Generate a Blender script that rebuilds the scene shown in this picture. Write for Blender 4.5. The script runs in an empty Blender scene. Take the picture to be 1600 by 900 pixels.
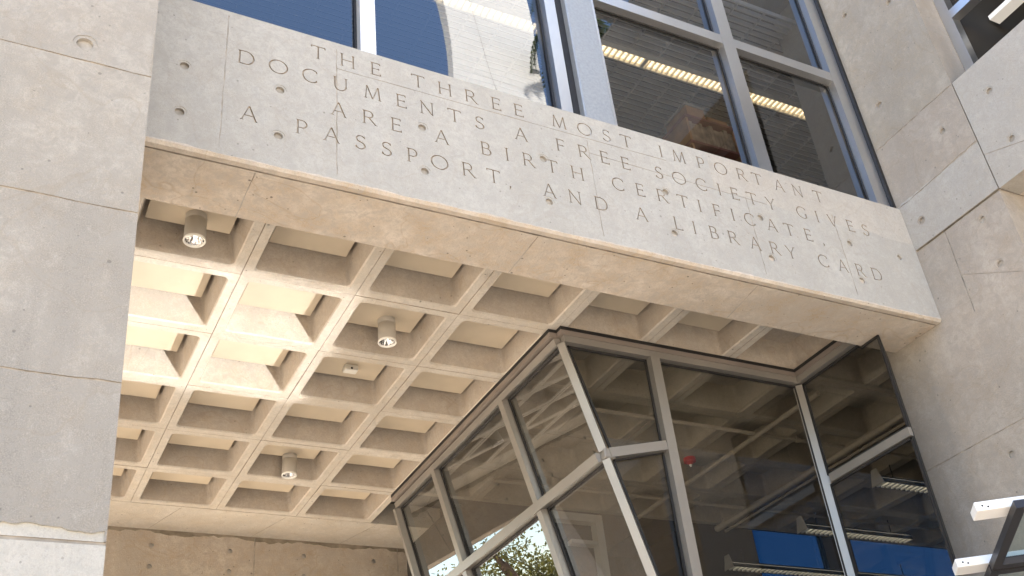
import bpy, bmesh, math, random
from mathutils import Vector, Matrix
from mathutils.geometry import delaunay_2d_cdt
random.seed(7)
C = bpy.context.scene.collection
sc = bpy.context.scene
# ---------------------------------------------------------------- units
# One "module" is one bay of the waffle slab (0.9 m).  Everything is laid out in modules with
# x along the inscribed beam, y into the building and z above the underside of the ribs.
M = 0.9
ZG = 6.886                     # ribs are 6.886 modules above the plaza
def W(p): return Vector((p[0]*M, p[1]*M, (p[2]+ZG)*M))
R_ = math.radians

# ---------------------------------------------------------------- camera
cam = bpy.data.cameras.new('camera'); camo = bpy.data.objects.new('camera', cam); C.objects.link(camo)
rgt = Vector((0.88910637, -0.44782795, -0.09455149)); dwn = Vector((0.17739805, 0.52760325, -0.83076154)); fwd = Vector((0.42192391, 0.72186213, 0.54853922))
mw = Matrix((rgt, -dwn, -fwd)).transposed().to_4x4(); mw.translation = W((-1.65887274, -7.26974032, -5.10782557))
camo.matrix_world = mw
cam.sensor_width = 36; cam.lens = 36*1636.43/1600; cam.clip_start = 0.05; cam.clip_end = 3000
sc.camera = camo

# ---------------------------------------------------------------- world, sun, exposure
SUN_EL, SUN_AZ = 70.0, 2.0      # degrees above the horizon, degrees from +Y towards +X
w = bpy.data.worlds.new("World"); sc.world = w; w.use_nodes = True
nt = w.node_tree; bg = nt.nodes['Background']
sky = nt.nodes.new('ShaderNodeTexSky'); sky.sky_type = 'NISHITA'; sky.sun_disc = False
sky.sun_elevation = R_(SUN_EL); sky.sun_rotation = R_(SUN_AZ)
sky.air_density = 1.0; sky.dust_density = 0.5; sky.ozone_density = 1.5
nt.links.new(sky.outputs[0], bg.inputs[0]); bg.inputs[1].default_value = 0.14
sun = bpy.data.lights.new('sun', 'SUN'); sun.energy = 5.0; sun.angle = R_(0.5); sun.color = (1, .95, .87)
suno = bpy.data.objects.new('sun', sun); C.objects.link(suno)
tosun = Vector((math.sin(R_(SUN_AZ))*math.cos(R_(SUN_EL)), math.cos(R_(SUN_AZ))*math.cos(R_(SUN_EL)), math.sin(R_(SUN_EL))))
suno.rotation_euler = tosun.to_track_quat('Z', 'Y').to_euler(); suno.location = (0, 0, 40)
vs = sc.view_settings; vs.view_transform = 'Standard'; vs.look = 'None'; vs.gamma = 1; vs.use_curve_mapping = False
vs.exposure = 2.07
cy = sc.cycles
cy.use_denoising = True; cy.max_bounces = 10; cy.diffuse_bounces = 6; cy.glossy_bounces = 5; cy.transparent_max_bounces = 12
cy.sample_clamp_indirect = 0; cy.caustics_reflective = True; cy.caustics_refractive = False; cy.blur_glossy = 0
cy.use_guiding = True; cy.use_surface_guiding = True; cy.surface_guiding_probability = .5; cy.guiding_training_samples = 64

# ---------------------------------------------------------------- materials
def mat(name):
    m = bpy.data.materials.new(name); m.use_nodes = True
    t = m.node_tree; b = t.nodes['Principled BSDF']
    return m, t, b
def nd(t, typ, **kw):
    n = t.nodes.new(typ)
    for k, v in kw.items():
        if k.startswith('i_'): n.inputs[k[2:]].default_value = v
        else: setattr(n, k, v)
    return n
def ramp(t, fac, stops):
    r = t.nodes.new('ShaderNodeValToRGB'); e = r.color_ramp.elements
    while len(e) < len(stops): e.new(.5)
    for x, (p, c) in zip(e, stops): x.position = p; x.color = (*c, 1) if len(c) == 3 else c
    t.links.new(fac, r.inputs[0]); return r.outputs[0]
def mixc(t, fac, a, b, typ='MIX'):
    n = t.nodes.new('ShaderNodeMix'); n.data_type = 'RGBA'; n.blend_type = typ
    for s, v in ((n.inputs[0], fac), (n.inputs[6], a), (n.inputs[7], b)):
        if hasattr(v, 'links') or isinstance(v, bpy.types.NodeSocket): t.links.new(v, s)
        elif isinstance(v, (tuple, list)): s.default_value = (*v[:3], 1)
        else: s.default_value = v
    return n.outputs[2]
def concrete(name, col, dark=.74, stain=.5, streak=.4, pits=.5, bump=.25, warm=(.93, .82, .68), seed=0.0, board=0.0):
    """cast concrete: cloudy tone, vertical run-off streaks, bug holes, hairline tide marks, fine grain"""
    m, t, b = mat(name); L = t.links.new
    tc = nd(t, 'ShaderNodeNewGeometry'); P = tc.outputs['Position']
    mp = nd(t, 'ShaderNodeMapping'); mp.inputs['Location'].default_value = (seed*3.1, seed*1.7, seed*2.3); L(P, mp.inputs[0]); P = mp.outputs[0]
    def noise(scale, detail=4, rough=.55, sc3=None, dist=0):
        src = P
        if sc3:
            q = nd(t, 'ShaderNodeMapping'); q.inputs['Scale'].default_value = sc3; L(P, q.inputs[0]); src = q.outputs[0]
        n = nd(t, 'ShaderNodeTexNoise'); n.inputs['Scale'].default_value = scale; n.inputs['Detail'].default_value = detail
        n.inputs['Roughness'].default_value = rough; n.inputs['Distortion'].default_value = dist; L(src, n.inputs['Vector']); return n.outputs[0]
    big = noise(.9, 5, .6, dist=.4); mid = noise(4.5, 6, .65); fin = noise(55, 3, .7); grain = noise(170, 2, .6)
    strk = noise(2.2, 5, .6, (1.6, 1.6, .22))
    c = tuple(col)
    d = tuple(x*dark for x in c)
    base = mixc(t, ramp(t, big, [(.3, (0, 0, 0)), (.7, (1, 1, 1))]), d, c)
    base = mixc(t, ramp(t, mid, [(.3, (.9*stain,)*3), (.62, (0, 0, 0))]), base, tuple(x*y*dark for x, y in zip(c, warm)))
    base = mixc(t, ramp(t, strk, [(.34, (streak,)*3), (.55, (0, 0, 0))]), base, tuple(x*dark*.9 for x in c))
    base = mixc(t, ramp(t, fin, [(.36, (.45,)*3), (.5, (0, 0, 0)), (.64, (0, 0, 0)), (.72, (.0,)*3)]), base, tuple(x*.66 for x in c))
    base = mixc(t, ramp(t, grain, [(.35, (.3,)*3), (.55, (0, 0, 0))]), base, tuple(min(1, x*1.18) for x in c))
    # tide marks: thin contour lines of a slow noise
    blot = noise(13, 5, .72, dist=.6)
    base = mixc(t, ramp(t, blot, [(.38, (min(1, .75*stain+.25),)*3), (.54, (0, 0, 0))]), base, tuple(x*(.5+.5*dark)*.86 for x in c))
    base = mixc(t, ramp(t, blot, [(.56, (0, 0, 0)), (.72, (.28,)*3)]), base, tuple(min(.8, x*1.12) for x in c))
    tide = noise(1.3, 3, .5, dist=.8)
    base = mixc(t, ramp(t, tide, [(.485, (0, 0, 0)), (.497, (.42*stain,)*3), (.503, (0, 0, 0))]), base, tuple(x*.7*y for x, y in zip(c, warm)))
    # bug holes
    vo = nd(t, 'ShaderNodeTexVoronoi'); vo.inputs['Scale'].default_value = 13; L(P, vo.inputs['Vector'])
    vm = noise(3.5, 3)
    # hole radius varies from nothing to about 6 mm
    lt = nd(t, 'ShaderNodeMath', operation='MULTIPLY_ADD'); L(vm, lt.inputs[0]); lt.inputs[1].default_value = -.42; L(vo.outputs['Distance'], lt.inputs[2])
    l2 = nd(t, 'ShaderNodeMath', operation='ADD'); L(lt.outputs[0], l2.inputs[0]); l2.inputs[1].default_value = .165
    pm = ramp(t, l2.outputs[0], [(0, (pits,)*3), (.02, (0, 0, 0))])
    base = mixc(t, pm, base, tuple(x*.35 for x in c))
    L(base, b.inputs['Base Color']); b.inputs['Roughness'].default_value = .88; b.inputs['Specular IOR Level'].default_value = .25
    s1 = nd(t, 'ShaderNodeMath', operation='MULTIPLY_ADD'); L(mid, s1.inputs[0]); s1.inputs[1].default_value = 1.5; L(fin, s1.inputs[2])
    s2 = nd(t, 'ShaderNodeMath', operation='MULTIPLY_ADD'); L(pm, s2.inputs[0]); s2.inputs[1].default_value = -1.6; L(s1.outputs[0], s2.inputs[2])
    bp = nd(t, 'ShaderNodeBump'); bp.inputs['Strength'].default_value = bump; bp.inputs['Distance'].default_value = .012
    L(s2.outputs[0], bp.inputs['Height']); L(bp.outputs[0], b.inputs['Normal'])
    return m
def plain(name, col, rough=.5, metal=0.0, var=.06, scale=6.0, spec=.5, bump=0.0):
    m, t, b = mat(name); L = t.links.new
    tc = nd(t, 'ShaderNodeNewGeometry')
    n = nd(t, 'ShaderNodeTexNoise'); n.inputs['Scale'].default_value = scale; n.inputs['Detail'].default_value = 5; L(tc.outputs['Position'], n.inputs['Vector'])
    o = ramp(t, n.outputs[0], [(.3, tuple(x*(1-var) for x in col)), (.7, tuple(min(1, x*(1+var)) for x in col))])
    L(o, b.inputs['Base Color']); b.inputs['Roughness'].default_value = rough; b.inputs['Metallic'].default_value = metal; b.inputs['Specular IOR Level'].default_value = spec
    if bump:
        bp = nd(t, 'ShaderNodeBump'); bp.inputs['Strength'].default_value = bump; bp.inputs['Distance'].default_value = .01; L(n.outputs[0], bp.inputs['Height']); L(bp.outputs[0], b.inputs['Normal'])
    return m
def glass(name, tint, r0, rough=0.0, rmax=.9):
    """architectural pane: see-through tint plus a mirror layer that grows towards grazing"""
    m = bpy.data.materials.new(name); m.use_nodes = True; t = m.node_tree; t.nodes.clear(); L = t.links.new
    o = nd(t, 'ShaderNodeOutputMaterial'); tr = nd(t, 'ShaderNodeBsdfTransparent'); gl = nd(t, 'ShaderNodeBsdfGlossy'); mx = nd(t, 'ShaderNodeMixShader')
    tr.inputs[0].default_value = (*tint, 1); gl.inputs['Roughness'].default_value = rough; gl.inputs[0].default_value = (.96, .98, 1, 1)
    lw = nd(t, 'ShaderNodeLayerWeight'); lw.inputs['Blend'].default_value = .5
    pw = nd(t, 'ShaderNodeMath', operation='POWER'); L(lw.outputs['Facing'], pw.inputs[0]); pw.inputs[1].default_value = 4.0
    ma = nd(t, 'ShaderNodeMath', operation='MULTIPLY_ADD'); L(pw.outputs[0], ma.inputs[0]); ma.inputs[1].default_value = rmax-r0; ma.inputs[2].default_value = r0
    # slight waviness of the panes
    tc = nd(t, 'ShaderNodeNewGeometry'); n = nd(t, 'ShaderNodeTexNoise'); n.inputs['Scale'].default_value = .9; n.inputs['Detail'].default_value = 1; L(tc.outputs['Position'], n.inputs['Vector'])
    bp = nd(t, 'ShaderNodeBump'); bp.inputs['Strength'].default_value = .035; bp.inputs['Distance'].default_value = .05; L(n.outputs[0], bp.inputs['Height']); L(bp.outputs[0], gl.inputs['Normal'])
    L(ma.outputs[0], mx.inputs[0]); L(tr.outputs[0], mx.inputs[1]); L(gl.outputs[0], mx.inputs[2]); L(mx.outputs[0], o.inputs[0])
    return m
def emit(name, col, s):
    m, t, b = mat(name); b.inputs['Base Color'].default_value = (.8, .8, .8, 1)
    b.inputs['Emission Color'].default_value = (*col, 1); b.inputs['Emission Strength'].default_value = s; return m

CON = (.47, .44, .40)
m_beam = concrete('beam concrete', (0.453, 0.436, 0.399), 0.78, 0.5, 0.4, .5, .3, warm=(.93, .86, .78), seed=1)
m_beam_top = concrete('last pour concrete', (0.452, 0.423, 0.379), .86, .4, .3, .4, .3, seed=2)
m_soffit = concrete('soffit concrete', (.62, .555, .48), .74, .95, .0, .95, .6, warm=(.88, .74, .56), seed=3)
m_wall = concrete('wall concrete', (0.398, 0.369, 0.324), 0.64, 0.85, 0.95, .6, .4, warm=(.92, .85, .76), seed=4)
m_wall_low = concrete('pale lift concrete', (0.469, 0.449, 0.404), .86, .35, .35, .4, .3, warm=(.92, .86, .78), seed=5)
m_wall_top = concrete('grey lift concrete', (0.374, 0.347, 0.307), 0.74, 0.7, 0.7, .5, .35, warm=(.92, .85, .76), seed=6)
m_pier = concrete('pier concrete', (0.405, 0.363, 0.312), 0.72, 0.7, 0.4, .6, .4, warm=(.92, .83, .72), seed=7)
m_pier_top = concrete('upper pier concrete', (0.388, 0.355, 0.304), 0.7, 0.9, 0.6, .6, .4, warm=(.92, .84, .72), seed=8)
m_pier_mid = concrete('middle pier concrete', (0.423, 0.401, 0.363), .82, .45, .3, .5, .35, warm=(.92, .85, .76), seed=9)
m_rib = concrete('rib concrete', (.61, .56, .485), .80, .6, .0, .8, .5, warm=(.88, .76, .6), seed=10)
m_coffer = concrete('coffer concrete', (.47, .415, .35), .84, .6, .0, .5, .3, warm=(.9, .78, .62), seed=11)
m_back = concrete('rear beam concrete', (.50, .435, .36), .70, .8, .45, .7, .45, warm=(.88, .76, .6), seed=12)
m_carve = plain('carving brown', (.345, .295, .24), .95, 0, .25, 30, .1)  # letter recesses get a darker brown than the beam face
m_joint = plain('dirty joint', (.33, .295, .25), .95, 0, .3, 12, .1)
m_crack = plain('rib seam', (.38, .32, .25), .95, 0, .3, 12, .1)
m_hole = plain('tie hole mortar', (.34, .315, .28), .95, 0, .2, 20, .1)
m_panel = plain('cream acoustic panel', (.55, .47, .355), .8, 0, .06, 3, .2)
m_alu = plain('satin aluminium', (.52, .525, .53), .32, .85, .05, 2, .5)
m_alu_v = plain('bronze tinted aluminium', (.32, .30, .27), .38, .55, .05, 2, .5)
m_alu_w = plain('white mullion', (.72, .73, .74), .35, .15, .04, 2, .5)
m_fascia = plain('bronze fascia', (.27, .23, .20), .45, .4, .08, 3)
m_gasket = plain('black gasket', (.012, .011, .011), .6, 0, .1, 8)
m_galv = plain('galvanised steel', (.33, .345, .36), .5, .4, .09, 45, .5)
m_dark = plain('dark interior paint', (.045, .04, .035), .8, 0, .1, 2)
m_int = concrete('interior concrete', (.36, .32, .265), .8, .4, .1, .3, .2, seed=13)
m_floor = plain('interior carpet', (.10, .09, .08), .95, 0, .2, 8)
m_slat = plain('grey louvre slat', (.42, .41, .40), .5, .3, .05, 3)
m_fixture = plain('pale luminaire metal', (.62, .60, .54), .4, .2, .04, 3)
m_lumi = plain('grey luminaire housing', (.09, .085, .075), .5, .2, .05, 3)
m_lamp = emit('warm tube light', (1, .74, .42), 1.1)
m_lamp_dim = emit('dim tube light', (1, .93, .78), .5)
m_can = plain('painted lamp can', (.44, .41, .36), .45, .1, .03, 3)
m_trimw = plain('white trim ring', (.80, .78, .72), .4, 0, .03, 3)
m_mirror, _t, _b = mat('polished reflector'); _b.inputs['Base Color'].default_value = (.85, .85, .85, 1); _b.inputs['Metallic'].default_value = 1; _b.inputs['Roughness'].default_value = .08
m_red = plain('red enamel', (.42, .02, .015), .35, 0, .1, 6)
m_wood = plain('oak shelf', (.36, .17, .06), .5, 0, .25, 9)
m_wood_r = plain('red brown shelf', (.22, .06, .035), .5, 0, .2, 9)
m_book = plain('book spines', (.33, .22, .13), .7, 0, .4, 14)
m_white = plain('white powder coat', (.80, .79, .76), .4, .0, .03, 2)
m_frame_d = plain('dark bronze frame', (.035, .032, .034), .4, .3, .1, 3)
g_coat = glass('coated solar glass', (.22, .24, .26), .15)
g_coat2 = glass('lightly coated glass', (.46, .48, .50), .11)
g_lean = glass('leaning vestibule glass', (.62, .64, .63), .26)
g_clear = glass('grey vestibule glass', (.70, .70, .67), .065)
g_blue = glass('blue tinted glass', (.0075, .024, .05), .03)
g_canopy = glass('greenish canopy glass', (.72, .80, .76), .08)
m_frost = glass('greenish laminated glass', (.60, .68, .64), .10)

# ---------------------------------------------------------------- mesh helpers (all in modules)
def finish(name, bm, mats, parent=None, smooth=False, loc=None):
    me = bpy.data.meshes.new(name)
    o0 = Vector(loc) if loc is not None else Vector((0, 0, 0))
    for v in bm.verts: v.co = W(v.co) - (W(o0) if loc is not None else Vector((0, 0, 0)))
    bm.normal_update(); bm.to_mesh(me); bm.free()
    for x in (mats if isinstance(mats, (list, tuple)) else [mats]): me.materials.append(x)
    if smooth:
        for p in me.polygons: p.use_smooth = True
    o = bpy.data.objects.new(name, me); C.objects.link(o)
    if loc is not None: o.location = W(o0)
    if parent is not None:
        o.parent = parent
        if loc is not None: o.location = W(o0) - parent.location
        else: o.location = -parent.location
    return o
def tag(o, label, cat, group=None, kind=None):
    if label: o['label'] = label
    if cat: o['category'] = cat
    if group: o['group'] = group
    if kind: o['kind'] = kind
    return o
def thing(name, at, label, cat, group=None):
    o = bpy.data.objects.new(name, None); C.objects.link(o); o.location = W(at); o.empty_display_size = .2
    return tag(o, label, cat, group)
def dup(root, delta, label):
    d = Vector(delta)*M
    r = root.copy(); C.objects.link(r); r.location = root.location + d; r['label'] = label
    for ch in list(root.children):
        c = ch.copy(); C.objects.link(c); c.parent = r
        for g in list(ch.children):
            k = g.copy(); C.objects.link(k); k.parent = c
    return r
def box(bm, x0, x1, y0, y1, z0, z1, mi=0, bev=0.0):
    v = [bm.verts.new(p) for p in ((x0, y0, z0), (x1, y0, z0), (x1, y1, z0), (x0, y1, z0), (x0, y0, z1), (x1, y0, z1), (x1, y1, z1), (x0, y1, z1))]
    fs = [bm.faces.new([v[i] for i in f]) for f in ((0, 3, 2, 1), (4, 5, 6, 7), (0, 1, 5, 4), (1, 2, 6, 5), (2, 3, 7, 6), (3, 0, 4, 7))]
    for f in fs: f.material_index = mi
    if bev:
        bmesh.ops.bevel(bm, geom=list({e for f in fs for e in f.edges}), offset=bev, segments=1, affect='EDGES', profile=.5)
    return v
def bar(bm, a, b, wid, dep, out, mi=0, off=0.0):
    """rectangular bar from a to b; wid across, dep along direction 'out', its back face off from the line"""
    a, b, n = Vector(a), Vector(b), Vector(out).normalized()
    d = (b-a).normalized(); n = (n - d*n.dot(d)).normalized(); s = d.cross(n)
    q = []
    for p in (a, b):
        for i, j in ((-1, 0), (1, 0), (1, 1), (-1, 1)):
            q.append(bm.verts.new(p + s*(i*wid/2) + n*(off + j*dep)))
    for f in ((0, 1, 2, 3), (7, 6, 5, 4), (0, 4, 5, 1), (1, 5, 6, 2), (2, 6, 7, 3), (3, 7, 4, 0)):
        bm.faces.new([q[i] for i in f]).material_index = mi
def tube(bm, a, b, r0, r1=None, n=12, mi=0, caps=True):
    a, b = Vector(a), Vector(b); r1 = r0 if r1 is None else r1
    d = (b-a).normalized(); u = d.orthogonal().normalized(); v = d.cross(u)
    A = [bm.verts.new(a + (u*math.cos(2*math.pi*i/n) + v*math.sin(2*math.pi*i/n))*r0) for i in range(n)]
    B = [bm.verts.new(b + (u*math.cos(2*math.pi*i/n) + v*math.sin(2*math.pi*i/n))*r1) for i in range(n)]
    for i in range(n): bm.faces.new((A[i], A[(i+1) % n], B[(i+1) % n], B[i])).material_index = mi
    if caps:
        bm.faces.new(A[::-1]).material_index = mi; bm.faces.new(B).material_index = mi
def quad(bm, pts, mi=0):
    f = bm.faces.new([bm.verts.new(p) for p in pts]); f.material_index = mi; return f

def carved(bm, o, u, v, n, outline, feats, thick, mi_face=0):
    """flat face with real recesses.  o,u,v: plane; n: outward normal; outline: polygon in (u,v);
    feats: (polygon, depth, material) - the deepest feature covering a spot wins; depth 0 only changes the material"""
    o, u, v, n = Vector(o), Vector(u), Vector(v), Vector(n)
    vs, fs = [], []
    for poly in [outline] + [f[0] for f in feats]:
        a = sum(poly[i][0]*poly[(i+1) % len(poly)][1] - poly[(i+1) % len(poly)][0]*poly[i][1] for i in range(len(poly)))
        if a < 0: poly = poly[::-1]
        fs.append(list(range(len(vs), len(vs)+len(poly)))); vs += [Vector(p) for p in poly]
    r = delaunay_2d_cdt(vs, [], fs, 1, 1e-6, True)
    V, T, OF = r[0], r[2], r[5]
    info = []
    keep = []
    for t, of in zip(T, OF):
        if 0 not in of: continue
        dp, mi = 0.0, mi_face
        for k in of:
            if k == 0: continue
            _, d, m_ = feats[k-1]
            if d > dp or (d == 0 and dp == 0): dp, mi = max(dp, d), m_
        keep.append(t); info.append((dp, mi))
    cache = {}
    def vert(i, d):
        k = (i, round(d, 5))
        if k not in cache:
            p = V[i]; cache[k] = bm.verts.new(o + u*p.x + v*p.y - n*d)
        return cache[k]
    edge = {}
    flip = u.cross(v).dot(n) < 0
    for t, (d, mi) in zip(keep, info):
        vv = [vert(i, d) for i in t]
        try: f = bm.faces.new(vv[::-1] if flip else vv)
        except ValueError: continue
        f.material_index = mi
        for i in range(len(t)):
            a, b = t[i], t[(i+1) % len(t)]
            edge.setdefault((min(a, b), max(a, b)), []).append((d, mi))
    for (a, b), l in edge.items():
        d0 = l[0]; d1 = l[1] if len(l) > 1 else (thick, mi_face)
        if abs(d0[0]-d1[0]) < 1e-6: continue
        mi = d0[1] if d0[0] > d1[0] else d1[1]
        if len(l) == 1: mi = mi_face
        try: bm.faces.new((vert(a, d0[0]), vert(b, d0[0]), vert(b, d1[0]), vert(a, d1[0]))).material_index = mi
        except ValueError: pass
    # back
    bk = [bm.verts.new(o + u*p[0] + v*p[1] - n*thick) for p in outline]
    bm.faces.new(bk).material_index = mi_face
def disc(cx, cy, r, n=14, jit=.0):
    return [(cx + r*(1+random.uniform(-jit, jit))*math.cos(2*math.pi*i/n), cy + r*(1+random.uniform(-jit, jit))*math.sin(2*math.pi*i/n)) for i in range(n)]
def tie(cx, cy, r=.04, mh=1, mm=2):
    """form-tie hole: shallow dished ring round a deeper plugged hole"""
    return [(disc(cx, cy, r*1.45, 16, .06), .004, mh), (disc(cx, cy, r, 14, .04), .028, mm)]
def seam(p, q, wd=.012, depth=.008, mi=1, seg=.12, jit=.25):
    """ragged pour joint between two points"""
    p, q = Vector(p), Vector(q); L = (q-p).length; k = max(2, int(L/seg)); d = (q-p)/L; s = Vector((-d.y, d.x))
    up, dn = [], []
    for i in range(k+1):
        c = p + d*(L*i/k) + s*random.uniform(-jit, jit)*wd*.5
        w_ = wd*(1+random.uniform(-jit, jit))
        up.append(tuple(c + s*w_/2)); dn.append(tuple(c - s*w_/2))
    return [([dn[i], dn[i+1], up[i+1], up[i]], depth, mi) for i in range(k)]
def band(x0, x1, lo, hi, mi, jit=.015, seg=.1, ragged='lo', depth=0.0):
    """area of another pour whose edge is ragged"""
    n = max(2, int((x1-x0)/seg)); a = []; b = []
    for i in range(n+1):
        x = x0 + (x1-x0)*i/n
        l = lo(x) if callable(lo) else lo; h = hi(x) if callable(hi) else hi
        if ragged in ('lo', 'both'): l += random.uniform(-jit, jit)
        if ragged in ('hi', 'both'): h += random.uniform(-jit, jit)
        a.append((x, l)); b.append((x, h))
    return (a + b[::-1], depth, mi)

# ---------------------------------------------------------------- Roman capitals for the inscription (cap height 1)
TK, TN, SF = .092, .052, .045
def S(x0, y0, x1, y1, wd): return [[(x0-wd/2, y0), (x0+wd/2, y0), (x1+wd/2, y1), (x1-wd/2, y1)]]
def H_(x0, x1, y, wd=TN): return [[(x0, y-wd/2), (x1, y-wd/2), (x1, y+wd/2), (x0, y+wd/2)]]
def serif(x, y, up, hw=.14):
    s = 1 if up else -1                                              # up: serif at the foot, stem rises
    return [[(x-hw, y), (x+hw, y), (x+TK*.5, y+s*SF), (x-TK*.5, y+s*SF)]]
def arc(cx, cy, rx, ry, a0, a1, wthick=TK, wthin=TN, n=20):
    out = []; pts = []
    for i in range(n+1):
        a = R_(a0 + (a1-a0)*i/n); wd = wthin + (wthick-wthin)*abs(math.cos(a))
        pts.append(((cx+(rx-wd/2)*math.cos(a), cy+(ry-wd/2)*math.sin(a)), (cx+(rx+wd/2)*math.cos(a), cy+(ry+wd/2)*math.sin(a))))
    for i in range(n): out.append([pts[i][0], pts[i+1][0], pts[i+1][1], pts[i][1]])
    return out
def tick(x, y, h, wd=.06): return [[(x-wd/2, y), (x+wd/2, y), (x+wd*.2, y+h), (x-wd*.8, y+h)]]
def stem(x, y0=0, y1=1, foot=True, head=True):
    r = S(x, y0, x, y1, TK)
    if foot: r += serif(x, y0, True)
    if head: r += serif(x, y1, False)
    return r
G = {}
G['T'] = stem(0, 0, 1, True, False) + H_(-.42, .42, .97, .06) + tick(-.39, .84, .13) + tick(.41, .84, .13)
G['H'] = stem(-.34) + stem(.34) + H_(-.34, .34, .52)
G['E'] = stem(-.22) + H_(-.22, .27, .97, .06) + H_(-.22, .2, .52) + H_(-.22, .3, .03, .06) + tick(.26, .84, .13) + tick(.19, .45, .14) + tick(.3, 0, .16)
G['F'] = stem(-.2) + H_(-.2, .27, .97, .06) + H_(-.2, .2, .5) + tick(.26, .84, .13) + tick(.19, .43, .14)
G['I'] = stem(0)
G['L'] = stem(-.2) + H_(-.2, .3, .03, .06) + tick(.3, 0, .17)
G['R'] = stem(-.26) + H_(-.26, .03, .97, .06) + H_(-.26, .03, .49) + arc(.03, .73, .21, .24, -90, 90) + S(.02, .47, .42, 0, TK*1.15) + serif(.43, 0, True, .11)
G['P'] = stem(-.2) + H_(-.2, .05, .97, .06) + H_(-.2, .05, .45) + arc(.05, .71, .23, .26, -90, 90)
G['B'] = stem(-.23) + H_(-.23, .03, .97, .06) + H_(-.23, .05, .53) + H_(-.23, .05, .03, .06) + arc(.03, .75, .19, .22, -90, 90) + arc(.05, .28, .25, .25, -90, 90)
G['D'] = stem(-.36) + H_(-.36, -.02, .97, .06) + H_(-.36, -.02, .03, .06) + arc(-.02, .5, .42, .47, -90, 90, n=26)
G['O'] = arc(0, .5, .5, .49, 0, 360, n=40)
G['C'] = arc(.04, .5, .47, .49, 48, 312, n=30) + tick(.36, .76, .15, .07) + tick(.36, .1, .12, .07)
G['G'] = arc(.02, .5, .47, .49, 48, 300, n=30) + tick(.35, .76, .15, .07) + S(.3, .06, .3, .42, TK) + serif(.3, .42, False, .13)
G['U'] = stem(-.33, .36, 1, False) + S(.33, .36, .33, 1, TN*1.2) + serif(.33, 1, False) + arc(0, .36, .33, .36, 180, 360)
G['M'] = S(-.42, 0, -.34, 1, TN*1.1) + serif(-.42, 0, True) + S(-.33, 1, 0, 0, TK) + S(0, 0, .33, 1, TN*1.1) + S(.43, 0, .34, 1, TK) + serif(.43, 0, True)
G['N'] = S(-.33, 0, -.33, 1, TN*1.1) + serif(-.33, 0, True) + S(-.38, 1, .34, 0, TK*1.1) + S(.34, 0, .34, 1, TN*1.1) + serif(.34, 1, False)
G['A'] = S(-.37, 0, -.01, 1, TN*1.1) + serif(-.37, 0, True, .12) + S(.38, 0, .0, 1.02, TK*1.1) + serif(.38, 0, True, .12) + H_(-.24, .24, .35)
G['V'] = S(-.01, 0, -.37, 1, TK*1.1) + serif(-.37, 1, False, .12) + S(0, 0, .37, 1, TN*1.1) + serif(.37, 1, False, .12)
G['Y'] = stem(0, 0, .46, True, False) + S(0, .44, -.35, 1, TK) + serif(-.35, 1, False, .12) + S(0, .44, .35, 1, TN*1.1) + serif(.35, 1, False, .12)
def spine(pts):
    out = []; q = []
    for i, (x, y, wd) in enumerate(pts):
        a = Vector(pts[max(i-1, 0)][:2]); b = Vector(pts[min(i+1, len(pts)-1)][:2]); d = (b-a).normalized(); s = Vector((-d.y, d.x))*wd/2
        q.append((tuple(Vector((x, y))+s), tuple(Vector((x, y))-s)))
    for i in range(len(q)-1): out.append([q[i][0], q[i+1][0], q[i+1][1], q[i][1]])
    return out
def s_pts():
    P = []
    for i in range(13):
        a = R_(35 + (245-35)*i/12); P.append((.02+.23*math.cos(a), .745+.225*math.sin(a), TN+.03*abs(math.cos(a))))
    P[-1] = (-.09, .56, .1)
    for i in range(13):
        a = R_(65 - (215+20)*i/12); P.append((.0+.26*math.cos(a), .265+.24*math.sin(a), TN+.045*abs(math.cos(a))))
    return P
G['S'] = spine(s_pts()) + tick(.24, .80, .16, .06) + tick(-.24, .06, .15, .06)
G[','] = spine([(0, .08, .1), (.03, -.02, .09), (-.01, -.12, .06), (-.06, -.19, .03)])
LINES = [
 ("THETHREEMOSTIMPORTANT", (-.0094, 1.0754), [0.127, 0.368, 0.605, 0.971, 1.21, 1.443, 1.683, 1.898, 2.292, 2.552, 2.776, 2.985, 3.36, 3.559, 3.806, 4.037, 4.278, 4.468, 4.736, 4.965, 5.229]),
 ("DOCUMENTSAFREESOCIETYGIVES", (-.0098, .8009), [-0.426, -0.182, 0.068, 0.308, 0.571, 0.814, 1.035, 1.278, 1.504, 1.889, 2.27, 2.496, 2.712, 2.929, 3.281, 3.502, 3.751, 3.952, 4.13, 4.331, 4.554, 4.936, 5.124, 5.324, 5.552, 5.747]),
 ("AREABIRTHCERTIFICATE,", (-.0095, .5287), [0.292, 0.534, 0.761, 1.147, 1.538, 1.73, 1.926, 2.15, 2.398, 2.807, 3.031, 3.257, 3.485, 3.666, 3.857, 4.036, 4.232, 4.487, 4.695, 4.928, 5.097]),
 ("APASSPORT,ANDALIBRARYCARD", (-.0098, .2528), [-0.382, 0.006, 0.236, 0.462, 0.672, 0.882, 1.113, 1.356, 1.582, 1.724, 2.09, 2.333, 2.589, 2.99, 3.37, 3.544, 3.754, 3.965, 4.215, 4.437, 4.631, 5.024, 5.257, 5.476, 5.692]),
]
CAP = .138
def inscription(mi, depth):
    F = []
    for txt, (k, c), xs in LINES:
        for ch, x in zip(txt, xs):
            z = k*x + c; sl = k
            for poly in G[ch]:
                F.append(([(x + px*CAP, z + (py-.5)*CAP + sl*px*CAP) for px, py in poly], depth, mi))
    return F

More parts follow.
